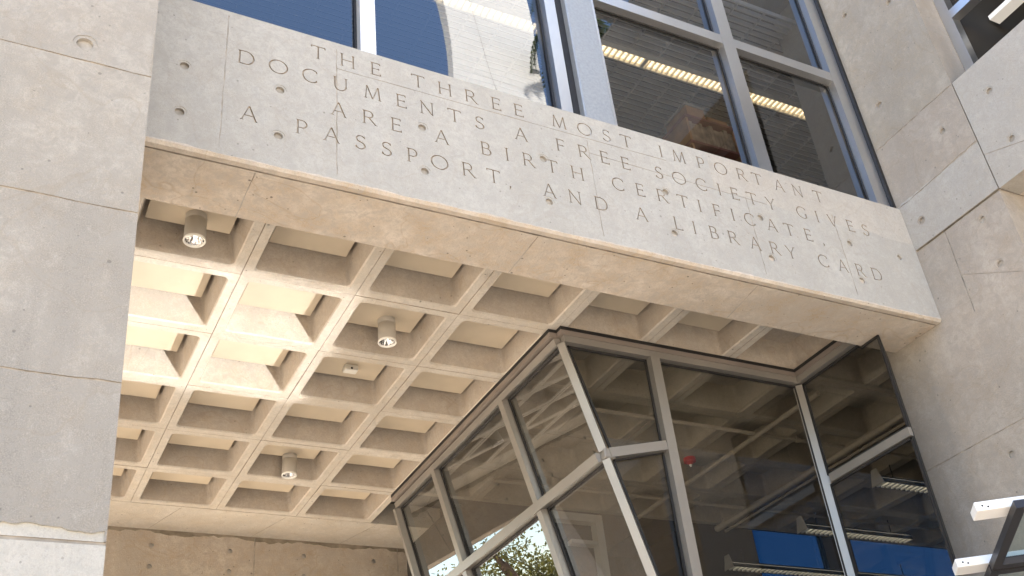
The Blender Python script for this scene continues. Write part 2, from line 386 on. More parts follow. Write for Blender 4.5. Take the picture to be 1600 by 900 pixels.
# ================================================================ THE SETTING
bm = bmesh.new()
N = 24
quad(bm, [(-900, -900, -ZG), (900, -900, -ZG), (900, 900, -ZG), (-900, 900, -ZG)])
plaza = finish('plaza', bm, concrete('plaza paving', (.66, .55, .425), .88, .3, 0, .2, .2, seed=20))
tag(plaza, 'pale sandy paved plaza in front of the entrance', 'ground', kind='structure')

# ---- inscribed beam
YF, YB, XW, ZB = -1.635, -1.0, 6.397, -.2
ztop = lambda x: 1.252 - .0107*(x+.86)
beam = bmesh.new()
feats = []
for x, z0, z1 in ((-.576, -.12, 1.2), (.277, -.12, 1.17), (2.556, -.12, .93), (4.252, -.12, .75), (5.338, -.12, .83)):
    feats += seam((x, z0), (x, z1), .007, .003, 1, .05, .8)
feats += seam((.277, .955), (3.4, .945), .005, .003, 1, .12, .5) + seam((2.556, .78), (4.5, .735), .004, .003, 1, .12, .5)
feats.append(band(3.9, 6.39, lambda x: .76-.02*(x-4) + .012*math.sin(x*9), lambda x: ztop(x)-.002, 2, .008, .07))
feats.append(band(-1.3, 6.39, -.197, lambda x: -.170+.003*math.sin(x*5)+.003*math.sin(x*13), 3, .005, .04, 'hi'))
for x, za, zb_ in ((-.86, .565, .118), (-.162, .571, .116), (.984, .567, .118), (2.079, .57, .114), (3.313, .557, .102), (4.375, .546, .085), (5.465, .514, .08)):
    feats += tie(x, za, .034, 0, 5) + tie(x, zb_, .034, 0, 5)
feats += tie(6.117, .499, .03, 0, 5)
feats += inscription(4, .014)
XL = -2.6
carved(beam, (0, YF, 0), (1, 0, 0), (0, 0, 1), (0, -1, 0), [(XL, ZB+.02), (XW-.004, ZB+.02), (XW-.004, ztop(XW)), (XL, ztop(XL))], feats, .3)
# soffit with drip groove and pour joints
sf = []
sf += seam((XL, YF+.075), (XW-.01, YF+.075), .018, .014, 1, .3, .12)
for x0, x1 in ((-.294, -.293), (1.981, 1.983), (4.198, 4.26)):
    sf += seam((x0, YF+.09), (x1, YB-.005), .007, .005, 1, .06, .5)
carved(beam, (0, 0, ZB), (1, 0, 0), (0, 1, 0), (0, 0, -1), [(XL, YF+.02), (XW-.004, YF+.02), (XW-.004, YB), (XL, YB)], sf, .3, 6)
# worn front arris and the core
quad(beam, [(XL, YF, ZB+.02), (XW-.004, YF, ZB+.02), (XW-.004, YF+.02, ZB), (XL, YF+.02, ZB)], 3)
box(beam, XL+.01, XW-.01, YF+.25, YB, ZB+.002, 1.18, 0)
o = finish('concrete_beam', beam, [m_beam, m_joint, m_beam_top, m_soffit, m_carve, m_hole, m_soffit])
tag(o, 'long pale concrete beam over the entrance, carved with the inscription', 'beam')

# ---- left wall (pier in front of the beam's end)
lw = bmesh.new(); YL = -2.7
xe = lambda z: -1.196 - .0231*(z+.139)
F = []
for z in (-.668, -1.634, -2.629): F += seam((-6, z), (xe(z), z), .009, .007, 1, .1, .5)
F += seam((-6, -3.402), (xe(-3.4), -3.402), .02, .018, 1, .3, .1)
F.append(band(-6, -1.2, lambda x: -.668, 7.9, 2, .004, .2))
F.append(band(-6, -1.13, lambda x: -3.40, lambda x: -3.345+.006*math.sin(x*7)+.006*math.sin(x*17), 4, .009, .025, 'hi', .012))
F.append(band(-6, -1.05, -6.88, lambda x: -3.405, 4, .004, .2))
F.append(band(-6, -1.15, -2.626, lambda x: -1.637, 0, .004, .2))
for i in range(4):
    for zz in (-.539, .6, -2.95+.0):
        if zz > -2: F += tie(-1.553-1.05*i, zz, .045, 2 if zz > -.66 else 0, 3)
carved(lw, (0, YL, 0), (1, 0, 0), (0, 0, 1), (0, -1, 0), [(-6, -ZG), (xe(-ZG), -ZG), (xe(8), 8), (-6, 8)], F, 1.75)
o = finish('concrete_wall', lw, [m_wall, m_joint, m_wall_top, m_hole, m_wall_low])
tag(o, 'tall grey concrete wall with horizontal pour joints, in front of the beam\'s left end', 'wall')

# ---- right pier (the wall the beam runs into)
pr = bmesh.new()
F = []
F += seam((-2.70, .63), (YF-.0, .63), .028, .03, 1, .3, .08)
F += seam((-2.70, 2.0), (-.86, 1.98), .010, .006, 1, .06, 1.0)
F += seam((-2.70, 1.235), (-1.64, 1.19), .012, .006, 1, .05, 1.0)
F += seam((-2.02, .61), (-2.0, -.3), .010, .008, 1, .15)
F += seam((-2.69, -.29), (-2.02, .1), .006, .004, 1, .1)
F += seam((-2.70, -1.45), (-.86, -1.45), .010, .006, 1, .2)
F += seam((-2.70, -3.35), (-.86, -3.35), .012, .008, 1, .2)
F.append(band(-2.70, -.86, lambda y: 2.0, 8, 2, .015, .05))
F.append(band(-2.70, -.86, lambda y: .65, lambda y: 1.22, 3, .01, .05, 'hi'))
for y, z in ((-2.408, 1.609), (-1.81, -1.683), (-1.855, 3.876), (-1.846, 2.47), (-2.426, .472), (-2.417, -.035), (-1.82, .9), (-2.42, 3.5), (-1.81, -2.9), (-2.42, -1.68), (-2.42, -2.9)):
    F += tie(y, z, .034, 0, 4)
carved(pr, (XW, 0, 0), (0, 1, 0), (0, 0, 1), (-1, 0, 0), [(-2.70, -ZG), (-.86, -ZG), (-.86, 8), (-2.70, 8)], F, .9)
o = finish('concrete_pier', pr, [m_pier, m_joint, m_pier_top, m_pier_mid, m_hole])
tag(o, 'tall concrete pier at the beam\'s right end, with tie holes and rough pour lines', 'wall')

# ---- wing beyond the pier, towards the viewer
wing = thing('side_wing', (XW, -9, -ZG), 'concrete wing standing out towards the viewer at the upper right, dark windows above its spandrel', 'building')
sp = bmesh.new(); F = []
for y, z in ((-3.018, 1.613), (-3.9, 1.613), (-3.018, 1.0), (-4.8, 1.613), (-3.9, 1.0)): F += tie(y, z, .034, 0, 2)
F += seam((-3.6, .70), (-2.712, 1.05), .006, .004, 1, .1) 
carved(sp, (XW, 0, 0), (0, 1, 0), (0, 0, 1), (-1, 0, 0), [(-11, .636), (-2.712, .636), (-2.712, 2.0), (-11, 2.0)], F, .28)
box(sp, XW+.27, 9.5, -11, -2.712, .637, .9, 3)
finish('spandrel', sp, [m_pier_mid, m_joint, m_hole, m_soffit], wing)
bw = bmesh.new()
box(bw, 9.5, 12, -11, -2.72, -ZG, 8.0); box(bw, 6.42, 12, -11, -2.71, 4.6, 8.0); box(bw, 6.6, 9.5, -11.0, -10.7, .9, 4.6)
box(bw, 6.9, 9.5, -2.70, -2.2, -ZG, 8)
finish('wall', bw, m_pier_top, wing)
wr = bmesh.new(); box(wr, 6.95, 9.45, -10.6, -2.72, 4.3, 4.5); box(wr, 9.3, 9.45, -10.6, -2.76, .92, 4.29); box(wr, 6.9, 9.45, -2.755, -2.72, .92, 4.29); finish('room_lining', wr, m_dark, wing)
wl = bmesh.new(); box(wl, 7.5, 7.66, -3.35, -2.79, 3.3, 3.36); finish('ceiling_lamp', wl, emit('faint tube light', (1, .9, .75), .1), wing)
wf = bmesh.new(); XG = 6.86
bar(wf, (XG, -2.76, 1.7), (XG, -2.76, 4.6), .11, .12, (-1, 0, 0)); bar(wf, (XG, -4.4, 1.7), (XG, -4.4, 4.6), .1, .12, (-1, 0, 0)); bar(wf, (XG, -6.2, 1.7), (XG, -6.2, 4.6), .1, .12, (-1, 0, 0))
bar(wf, (XG, -2.81, 3.05), (XG, -10.6, 3.05), .11, .12, (-1, 0, 0), off=.002)
fr = finish('window', wf, m_alu, wing)
gw = bmesh.new(); quad(gw, [(XG+.02, -10.7, 1.7), (XG+.02, -2.71, 1.7), (XG+.02, -2.71, 4.6), (XG+.02, -10.7, 4.6)]); finish('pane', gw, g_coat, fr)
gk = bmesh.new()
bar(gk, (XG, -2.715, 1.7), (XG, -2.715, 4.6), .03, .02, (-1, 0, 0)); bar(gk, (XG+.012, -2.83, 1.7), (XG+.012, -2.83, 4.6), .03, .012, (-1, 0, 0)); bar(gk, (XG+.012, -2.85, 2.98), (XG+.012, -4.4, 2.98), .03, .012, (-1, 0, 0))
finish('gasket', gk, m_gasket, fr)

# ---- waffle slab
def rrect(cx, cy, hx, hy, r, z, n=4):
    P = []
    for sx, sy, a0 in ((1, 1, 0), (-1, 1, 90), (-1, -1, 180), (1, -1, 270)):
        for k in range(n+1):
            a = R_(a0 + 90*k/n); P.append((cx + sx*(hx-r) + r*math.cos(a), cy + sy*(hy-r) + r*math.sin(a), z))
    return P
def coffer(bm, i, j, y0=None, x1=None):
    """one dome of the slab: its share of the rib undersides, tapered sides and the top"""
    cx, cyy = i+.5, j+.5
    e = lambda: random.uniform(.0012, .0042)
    outer = [(i+1-e(), j+1-e(), 0), (i+e(), j+1-e(), 0), (i+e(), j+e(), 0), (i+1-e(), j+e(), 0)]
    dz = random.uniform(-.002, .002)
    outer = [(a, b, dz) for a, b, c in outer]
    n = 4
    inn = rrect(cx, cyy, .421, .421, .045, dz, n); in2 = rrect(cx, cyy, .411, .411, .045, .014, n); top = rrect(cx, cyy, .36, .36, .05, .30, n)
    O = [bm.verts.new(p) for p in outer]; I = [bm.verts.new(p) for p in inn]; I2 = [bm.verts.new(p) for p in in2]; T = [bm.verts.new(p) for p in top]
    m = n+1
    for q in range(4):
        for k in range(n): bm.faces.new((O[q], I[q*m+k+1], I[q*m+k])).material_index = 0
        a, b = q*m+n, ((q+1) % 4)*m
        bm.faces.new((O[q], O[(q+1) % 4], I[b], I[a])).material_index = 0
        OU = bm.verts.new((O[q].co.x, O[q].co.y, .03)); OV = bm.verts.new((O[(q+1) % 4].co.x, O[(q+1) % 4].co.y, .03))
        bm.faces.new((O[(q+1) % 4], O[q], OU, OV)).material_index = 1
    for k in range(len(I)):
        l = (k+1) % len(I)
        bm.faces.new((I[k], I[l], I2[l], I2[k])).material_index = 0
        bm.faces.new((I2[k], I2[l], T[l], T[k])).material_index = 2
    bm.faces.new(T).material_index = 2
def waffle(cells, xs, ys, name, mats):
    bm = bmesh.new()
    for i, j in cells: coffer(bm, i, j)
    # seam bottoms
    for x in range(xs[0], xs[1]+1): quad(bm, [(x-.02, ys[0], .028), (x+.02, ys[0], .028), (x+.02, ys[1], .028), (x-.02, ys[1], .028)], 1)
    for y in range(ys[0], ys[1]+1): quad(bm, [(xs[0], y-.02, .029), (xs[1], y-.02, .029), (xs[1], y+.02, .029), (xs[0], y+.02, .029)], 1)
    return finish(name, bm, mats)
cells = [(i, j) for i in range(-4, 6) for j in range(-1, 5) if not (i >= 3 and j >= 0)]
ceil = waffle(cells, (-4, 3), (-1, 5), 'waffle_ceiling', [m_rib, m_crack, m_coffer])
tag(ceil, 'concrete waffle slab ceiling over the open porch, cream panels in its coffers', 'ceiling')
pb = bmesh.new(); box(pb, .157, .833, .157, .757, .205, .235, 0, .004)
pan0 = finish('ceiling_panel', pb, m_panel, None); pan0.parent = ceil
first = True
for i, j in cells:
    if i >= 5: continue
    p = pan0 if first else pan0.copy()
    if not first: C.objects.link(p)
    p.parent = ceil; p.location = (i*M, j*M, 0); first = False
icells = [(i, j) for i in range(3, 15) for j in range(-1, 4) if not (i < 6 and j < 0)]
ic = waffle(icells, (3, 15), (0, 4), 'interior_ceiling', [m_int, m_crack, m_int])
tag(ic, 'dim concrete waffle ceiling of the lobby behind the dark glass', 'ceiling')

# ---- rear beam across the back of the porch
rb = bmesh.new(); F = []
for x in (-.25, 1.70, 3.68): F += seam((x, -.74), (x, -.004), .010, .007, 1, .1)
for k in range(-4, 5):
    for z in (-.21, -.475): F += tie(.415 + .972*k, z, .030, 0, 2)
F.append(band(-4.5, 4.0, lambda x: -.05+.02*math.sin(x*6), -.002, 3, .015, .06))  # ragged darker band along the top of the face
carved(rb, (0, 5.80, 0), (1, 0, 0), (0, 0, 1), (0, -1, 0), [(-4.5, -.76), (4.0, -.76), (4.0, .05), (-4.5, .05)], F, .6)
F = []
for x in (-.9, .6, 1.9, 3.1): F += seam((x, 5.03), (x-.25, 5.79), .006, .004, 1, .1)
carved(rb, (0, 0, 0), (1, 0, 0), (0, 1, 0), (0, 0, -1), [(-4.5, 5.012), (4.0, 5.012), (4.0, 5.7996), (-4.5, 5.7996)], F, .3, 4)
box(rb, -4.5, -.40, 5.83, 6.38, -ZG, -.762, 0)
o = finish('rear_beam', rb, [m_back, m_joint, m_hole, plain('dark top band', (.22, .185, .14), .95, 0, .3, 9, .1), m_rib])
tag(o, 'brown stained concrete beam closing the far end of the waffle ceiling', 'beam')
cb = bmesh.new(); tube(cb, (2.75, 6.1, -ZG), (2.75, 6.1, -.762), .32, .32, 28)
o = finish('round_column', cb, m_back, smooth=False); tag(o, 'round concrete column under the rear beam, seen mirrored in the leaning glass', 'column')

# ---- storey above
us = bmesh.new()
box(us, -2.6, XW-.01, YB+.003, 6.4, .34, 1.1)                       # floor slab
finish_floor = finish('upper_floor', us, [m_floor]); tag(finish_floor, 'floor slab of the reading room above the porch', 'floor', kind='structure')
rf = bmesh.new()
box(rf, -6, 8.0, -1.30, 6.4, 4.95, 5.25); box(rf, 8.0, 11.3, -1.30, 3.89, 4.95, 5.25); box(rf, 8.003, 22, 3.9, 7.4, 5.0, 5.3)
tag(finish('roof_slab', rf, m_pier_top), 'flat concrete roof over the reading room', 'roof', kind='structure')
bk = bmesh.new(); box(bk, -6, 7.4, 6.1, 6.39, 1.1, 4.95); box(bk, -6, -2.6, -1.4, 6.1, .34, 4.95); box(bk, 7.4, 7.99, 4.11, 6.39, .37, 4.95); box(bk, 11.0, 11.2, -.85, 4.01, .37, 4.94); box(bk, 7.31, 11.2, -.97, -.86, .37, 4.94)
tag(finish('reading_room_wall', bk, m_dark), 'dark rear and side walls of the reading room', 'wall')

# ---- upper windows
YWN = -1.47
def window(name, label, x0, x1, mulls, trans, z0=.9, z1=4.95, jl=.12, jr=.12, white=(), gm=None):
    t = thing(name, ((x0+x1)/2, YWN, z0), label, 'window', 'tall windows above the inscribed beam')
    bars = [(x0+jl/2, jl), (x1-jr/2, jr)] + mulls
    for x, wd in bars:
        b = bmesh.new(); bar(b, (x, YWN, z0), (x, YWN, z1), wd, .09, (0, -1, 0)); 
        bar(b, (x, YWN+.03, z0), (x, YWN+.03, z1), wd*.5, .12, (0, 1, 0))
        finish('mullion', b, m_alu_w if x in white else m_alu, t)
    xs = sorted(bars)
    for k in range(len(xs)-1):
        a, b_ = xs[k][0]+xs[k][1]/2, xs[k+1][0]-xs[k+1][1]/2
        for z in trans:
            q = bmesh.new(); bar(q, (a+.002, YWN, z), (b_-.002, YWN, z), .135, .088, (0, -1, 0)); finish('transom', q, m_alu, t)
        lev = [z0] + list(trans) + [z1]
        for i in range(len(lev)-1):
            za = lev[i] + (.0675 if i else 0); zb = lev[i+1] - (.0675 if i+1 < len(lev)-1 else 0)
            g = bmesh.new(); quad(g, [(a, YWN+.012, za), (b_, YWN+.012, za), (b_, YWN+.012, zb), (a, YWN+.012, zb)]); p = finish('pane', g, gm or g_coat, t)
            s = bmesh.new(); gw_ = .022
            for (c, d) in (((a+gw_/2, za), (a+gw_/2, zb)), ((b_-gw_/2, za), (b_-gw_/2, zb))):
                bar(s, (c[0], YWN+.010, c[1]), (d[0], YWN+.010, d[1]), gw_, .016, (0, -1, 0))
            bar(s, (a+gw_, YWN+.010, zb-gw_/2), (b_-gw_, YWN+.010, zb-gw_/2), gw_, .016, (0, -1, 0))
            bar(s, (a+gw_, YWN+.010, za+gw_/2), (b_-gw_, YWN+.010, za+gw_/2), gw_, .016, (0, -1, 0))
            gk_ = finish('gasket', s, m_gasket, p); gk_.location = (0, 0, 0); gk_.matrix_parent_inverse = Matrix()
            gk_.location = -t.location - p.location
    return t
window('library_window', 'upper left window with a white mullion, mirroring blue sky and a sunlit wall', -2.5, 2.52, [(.578, .135), (-1.3, .135)], [4.1], white=(.578,))
window('library_window', 'upper right window with aluminium cross bars, between the steel column and the pier', 2.94, 6.355, [(4.715, .17)], [3.09], jl=.05, jr=.17, gm=g_coat2)
sb = bmesh.new(); box(sb, 2.60, 2.925, -1.625, -1.30, .9, 4.95, 0, .012); box(sb, 2.535, 2.60, -1.55, -1.42, .9, 4.95, 1)
o = finish('steel_column', sb, [m_galv, m_gasket]); tag(o, 'galvanised grey steel column between the two upper windows', 'column')
se = bmesh.new(); box(se, 6.357, 6.396, -1.60, -1.40, .9, 4.95); o = finish('sealant_joint', se, m_gasket); tag(o, 'black sealant strip where the upper right window meets the pier', 'seal')

# ---- reading room ceiling and lamps
lc = bmesh.new(); y = -1.2
box(lc, -2.59, 7.39, -1.29, 6.09, 4.80, 4.85, 1); box(lc, 7.39, 10.99, -.85, 4.0, 4.80, 4.85, 1)
while y < 4.6:
    box(lc, -2.59, 6.38 if y < -.86 else (10.98 if y < 3.9 else 7.38), y, y+.018, 4.40, 4.47); y += .085
x = -2.5
while x < 10.9:
    box(lc, x, x+.014, -1.2 if x < 6.3 else -.85, 3.95, 4.405, 4.45); x += .42
o = finish('louvre_ceiling', lc, [m_slat, m_dark]); tag(o, 'metal louvre ceiling of the reading room, seen through the upper windows', 'ceiling')
def strip(y, x0, x1, label):
    t = thing('strip_light', ((x0+x1)/2, y, 4.36), label, 'lamp', 'lit strip lights of the reading room')
    b = bmesh.new(); bar(b, (x0, y, 4.34), (x1, y, 4.34), .15, .05, (0, 0, 1), off=.03)
    bar(b, (x0, y-.08, 4.30), (x1, y-.08, 4.30), .012, .08, (0, 0, 1)); bar(b, (x0, y+.08, 4.30), (x1, y+.08, 4.30), .012, .08, (0, 0, 1))
    finish('housing', b, m_fixture, t)
    b = bmesh.new(); bar(b, (x0+.01, y-.035, 4.35), (x1-.01, y-.035, 4.35), .06, .012, (0, 0, 1)); bar(b, (x0+.01, y+.04, 4.35), (x1-.01, y+.04, 4.35), .05, .012, (0, 0, 1)); finish('tube', b, m_lamp, t)
    b = bmesh.new(); x = x0+.05; k = 0
    while x < x1-.03:
        box(b, x, x+(.011 if k % 18 else .05), y-.074, y+.074, 4.305, 4.348); x += .08; k += 1
    finish('louvre', b, m_fixture, t)['kind'] = 'stuff'
strip(.0, -2.4, 10.6, 'long lit strip light behind the upper windows, nearest the glass')
strip(2.6, -2.4, 10.6, 'second lit strip light, deeper inside the reading room')
# concrete columns inside
for k, (x, y) in enumerate(((1.15, 1.6), (4.25, 1.6))):
    b = bmesh.new(); box(b, x-.22, x+.22, y-.22, y+.22, 1.1, 4.39, 0, .02); box(b, x-.16, x+.16, y-.219, 5.9, 4.05, 4.38)
    o = finish('reading_room_column', b, m_int); tag(o, ['square concrete column inside, behind the upper left window', 'square concrete column inside, behind the upper right window'][k], 'column', 'columns of the reading room')
# bookcase by the window
bc = thing('bookcase', (4.75, -.7, 1.1), 'wooden bookcase with boxes on top behind the upper right window', 'bookcase')
b = bmesh.new(); box(b, 4.42, 4.45, -.95, -.45, 1.1, 2.42); box(b, 5.05, 5.08, -.95, -.45, 1.1, 2.42); box(b, 4.45, 5.05, -.48, -.45, 1.1, 2.42); finish('side_panel', b, m_wood, bc)
for z in (1.15, 1.62, 2.05, 2.42):
    b = bmesh.new(); box(b, 4.40, 5.10, -.97, -.45, z, z+.03); finish('shelf', b, m_wood_r, bc)
b = bmesh.new()
for z in (1.65, 2.08):
    x = 4.47
    while x < 5.0:
        w_ = random.uniform(.03, .06); box(b, x, x+w_-.004, -.93, -.6, z, z+random.uniform(.26, .34)); x += w_
finish('row_of_books', b, m_book, bc)
b = bmesh.new(); box(b, 4.48, 4.72, -.93, -.55, 2.452, 2.63); box(b, 4.76, 5.03, -.92, -.55, 2.452, 2.56)
o = finish('storage_box', b, m_wood); 
b2 = bmesh.new(); box(b2, 4.46, 4.74, -.94, -.54, 2.632, 2.66); finish('lid', b2, m_int, o); tag(o, 'brown storage boxes on top of the bookcase', 'box')

# ================================================================ GLASS VESTIBULE
TILT = .27
lx = lambda z: 3.0 - TILT*z
ln = Vector((-1, 0, -TILT)).normalized()
YV, X1, XR = -.035, 4.04, 5.94
ves = thing('glass_vestibule', (3.6, 0, -ZG), 'dark glass entrance box with a leaning left side and aluminium frame, under the waffle ceiling', 'vestibule')
def member(name, a, b, wd, dp, out, m=None, off=0.0):
    q = bmesh.new(); bar(q, a, b, wd, dp, out, 0, off); return finish(name, q, m or m_alu_v, ves)
def pane(pts, m, gask=.022):
    g = bmesh.new(); quad(g, pts); p = finish('glass_pane', g, m, ves)
    P = [Vector(q) for q in pts]; n = (P[1]-P[0]).cross(P[2]-P[0]).normalized()
    if n.y > .5 or n.x > .5: n = -n
    c = sum(P, Vector())/len(P); s = bmesh.new()
    for i in range(len(P)):
        a, b_ = P[i], P[(i+1) % len(P)]; e = (b_-a).normalized(); inn = n.cross(e)
        if inn.dot(c-a) < 0: inn = -inn
        bar(s, a+inn*gask/2+e*.001*i, b_+inn*gask/2-e*.001, gask, .018, n, 0, .002)
    k = finish('gasket', s, m_gasket, p); k.location = -ves.location - p.location
    return p
ZL = -2.9                        # below this the side is upright again
YE = 4.07
out_l = ln; out_f = Vector((0, -1, 0)); out_r = Vector((-1, 0, 0))
# head: dark shadow gap, bronze fascia, pale frame
for (a, b, n) in (((3.0, YE, 0), (3.0, YV, 0), Vector((-1, 0, 0))), ((3.0, YV, 0), (XR, YV, 0), out_f), ((XR, YV, 0), (XR, YB+.012, 0), out_r)):
    A, B = Vector(a), Vector(b); dz = Vector((0, 0, 1))
    member('shadow_gap', A-dz*.019, B-dz*.019, .034, .085, n, m_gasket)
    e = (B-A).normalized()
    ext = .05 if n != out_r else 0
    member('fascia', A-dz*.062, B-dz*.062, .05, .08, n, m_fascia)
# head frames follow the glass planes
def lp(y, z, o=0.0): return Vector((lx(z), y, z))
member('head_rail', lp(YE, -.123), lp(YV, -.123), .07, .07, out_l)
member('head_rail', (lx(-.123), YV, -.123), (XR, YV, -.123), .07, .07, out_f)
member('head_rail', (XR, YV, -.123), (XR, YB+.012, -.123), .07, .07, out_r)
ZT = -1.27
# leaning mullions, between head and transom and below it
for y in (1.14, 2.90):
    member('mullion', lp(y, -.16), lp(y, ZT+.045), .088, .09, out_l); member('mullion', lp(y, ZT-.045), lp(y, ZL), .088, .09, out_l)
member('end_frame', lp(YE, -.16), lp(YE, ZL), .06, .10, out_l)
member('corner_mullion', (lx(-.16), YV, -.16), (lx(ZT+.04), YV, ZT+.04), .075, .085, (Vector((-.7, -.7, -.15))), None, -.02)
member('corner_mullion', (lx(ZT-.04), YV, ZT-.04), (lx(ZL), YV, ZL), .075, .085, (Vector((-.7, -.7, -.15))), None, -.02)
member('transom', lp(YE-.03, ZT), lp(YV, ZT), .09, .105, out_l)
member('transom', (lx(ZT), YV, ZT), (X1-.05, YV, -1.115), .09, .088, out_f)
member('mullion', (X1, YV, -.165), (X1, YV, -ZG), .105, .095, out_f)
member('corner_mullion', (XR-.01, YV-.01, -.165), (XR-.01, YV-.01, -ZG), .11, .095, Vector((-.7, -.7, 0)), None, -.05)
member('transom', (XR, YV-.12, -1.255), (XR, -1.248, -1.255), .085, .045, out_r)
member('transom', (X1+.05, YV, -3.2), (XR-.1, YV, -3.2), .095, .092, out_f)
member('transom', lp(YE, ZL), lp(YV, ZL), .09, .108, out_l)
nb = bmesh.new(); box(nb, lx(ZT)-.055, lx(ZT)+.06, YV-.075, YV+.05, ZT-.048, ZT+.048, 0, .01); finish('corner_block', nb, m_alu_v, ves)
for (y0, y1) in ((YE-.03, 2.95), (2.85, 1.19), (1.09, YV+.03)):
    pane([lp(y0, -.168), lp(y1, -.168), lp(y1, ZT+.045), lp(y0, ZT+.045)], g_lean)
    pane([lp(y0, ZT-.045), lp(y1, ZT-.045), lp(y1, ZL+.045), lp(y0, ZL+.045)], g_lean)
    xb = lx(ZL); pane([(xb, y0, ZL-.05), (xb, y1, ZL-.05), (xb, y1, -ZG+.02), (xb, y0, -ZG+.02)], g_lean)
ft = lambda x: ZT + (x-lx(ZT))*(-1.115-ZT)/(X1-.05-lx(ZT))
pane([(lx(-.168)+.04, YV, -.168), (X1-.052, YV, -.168), (X1-.052, YV, ft(X1)+.045), (lx(ZT)+.05, YV, ft(lx(ZT)+.05)+.045)], g_clear)
pane([(lx(ZT)+.055, YV, ft(lx(ZT)+.055)-.045), (X1-.052, YV, ft(X1)-.045), (X1-.052, YV, ZL), (lx(ZL)+.04, YV, ZL)], g_clear)
pane([(lx(ZL), YV, ZL-.05), (X1-.052, YV, ZL-.05), (X1-.052, YV, -ZG+.02), (lx(ZL), YV, -ZG+.02)], g_clear)
pane([(X1+.052, YV, -.168), (XR-.055, YV, -.168), (XR-.055, YV, -3.152), (X1+.052, YV, -3.152)], g_clear)
pane([(X1+.052, YV, -3.248), (XR-.055, YV, -3.248), (XR-.055, YV, -ZG+.02), (X1+.052, YV, -ZG+.02)], g_clear)
pane([(XR, YV-.075, -.168), (XR, YB+.012, -.168), (XR, YB+.012, -.206), (XR, -1.236, -.206), (XR, -1.236, -1.207), (XR, YV-.075, -1.207)], g_clear)
pane([(XR, YV-.075, -1.303), (XR, -1.236, -1.303), (XR, -1.236, -ZG+.02), (XR, YV-.075, -ZG+.02)], g_clear)
# angled jamb closing the gap between the end of the glass and the back of the pier
jb = bmesh.new()
v_ = [jb.verts.new(p) for z in (-ZG, -.205) for p in ((XR-.004, -1.240, z), (6.41, -.885, z), (6.41, -.872, z), (XR-.004, -1.226, z))]
for f in ((3, 2, 1, 0), (4, 5, 6, 7), (0, 1, 5, 4), (1, 2, 6, 5), (2, 3, 7, 6), (3, 0, 4, 7)): jb.faces.new([v_[i] for i in f])
tag(finish('jamb_wall', jb, m_gasket), 'narrow black jamb between the vestibule glass and the pier', 'wall')

# ---- lobby behind the glass
lb = bmesh.new()
box(lb, 3.9, 22, 7.05, 7.3, -ZG, .0); box(lb, 15.0, 15.3, -.85, 4.0, -ZG, .32); box(lb, 20.5, 20.8, 4.11, 7.04, -ZG, 5.0); box(lb, 8.0, 22, 4.02, 4.10, .03, 5.0); box(lb, 3.82, 3.9, 4.12, 7.04, -ZG, .0); box(lb, 7.31, 15.3, -.97, -.86, -ZG, .32)
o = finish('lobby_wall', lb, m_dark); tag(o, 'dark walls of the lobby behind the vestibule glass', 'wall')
cl = thing('clerestory_window', (13, 7.0, 0), 'tall blue tinted window at the back of the lobby, lower right', 'window')
b = bmesh.new()
for xa, xb in ((3.9, 11.22), (12.90, 13.62), (20.0, 22)): box(b, xa, xb, 7.05, 7.2, .0, 6.0)
box(b, 11.22, 20, 7.05, 7.2, 5.0, 6.0); finish('frame', b, m_dark, cl)
for xa, xb in ((11.22, 12.90), (13.62, 20.0)):
    b = bmesh.new(); quad(b, [(xa, 7.1, 0), (xb, 7.1, 0), (xb, 7.1, 5), (xa, 7.1, 5)]); finish('pane', b, g_blue, cl)
b = bmesh.new(); box(b, 3.9, 15.2, -.8, 4.0, .33, .36); tag(finish('lobby_slab', b, m_int), 'slab over the lobby', 'ceiling', kind='structure')
def luminaire(x0, x1, y, z, label):
    t = thing('louvred_luminaire', (x0, y, z), label, 'lamp', 'louvred luminaires hanging in the lobby')
    b = bmesh.new(); bar(b, (x0, y, z), (x1, y, z), .16, .02, (0, 0, 1), off=.065); bar(b, (x0, y-.09, z), (x1, y-.09, z), .012, .05, (0, 0, 1)); bar(b, (x0, y+.09, z), (x1, y+.09, z), .012, .05, (0, 0, 1)); finish('housing', b, m_lumi, t)
    b = bmesh.new(); v_ = [b.verts.new((xx, y+yy, z+zz)) for xx in (x0-.016, x0-.003) for yy, zz in ((-.11, -.01), (.11, -.01), (.05, .2), (-.05, .2))]
    for f in ((0, 1, 2, 3), (7, 6, 5, 4), (0, 4, 5, 1), (1, 5, 6, 2), (2, 6, 7, 3), (3, 7, 4, 0)): b.faces.new([v_[i] for i in f])
    finish('end_plate', b, m_can, t)
    b = bmesh.new(); bar(b, (x0+.02, y, z+.05), (x1-.02, y, z+.05), .13, .01, (0, 0, 1)); finish('tube', b, m_lamp_dim, t)
    b = bmesh.new(); x = x0+.04
    while x < x1: box(b, x, x+.03, y-.082, y+.082, z-.002, z+.045); x += .085
    finish('louvre', b, m_fixture, t)
    for xx in (x0+.3, x1-.3): b = bmesh.new(); tube(b, (xx, y, z+.085), (xx, y, .0), .008, n=6); finish('hanger', b, m_gasket, t)
luminaire(8.58, 10.9, 1.60, -.3, 'louvred luminaire nearest the right edge of the lobby glass')
luminaire(8.69, 10.7, 3.22, -.3, 'louvred luminaire in the middle, in front of the blue window')
luminaire(8.60, 12.5, 4.80, -.3, 'lowest louvred luminaire, deepest in the lobby')
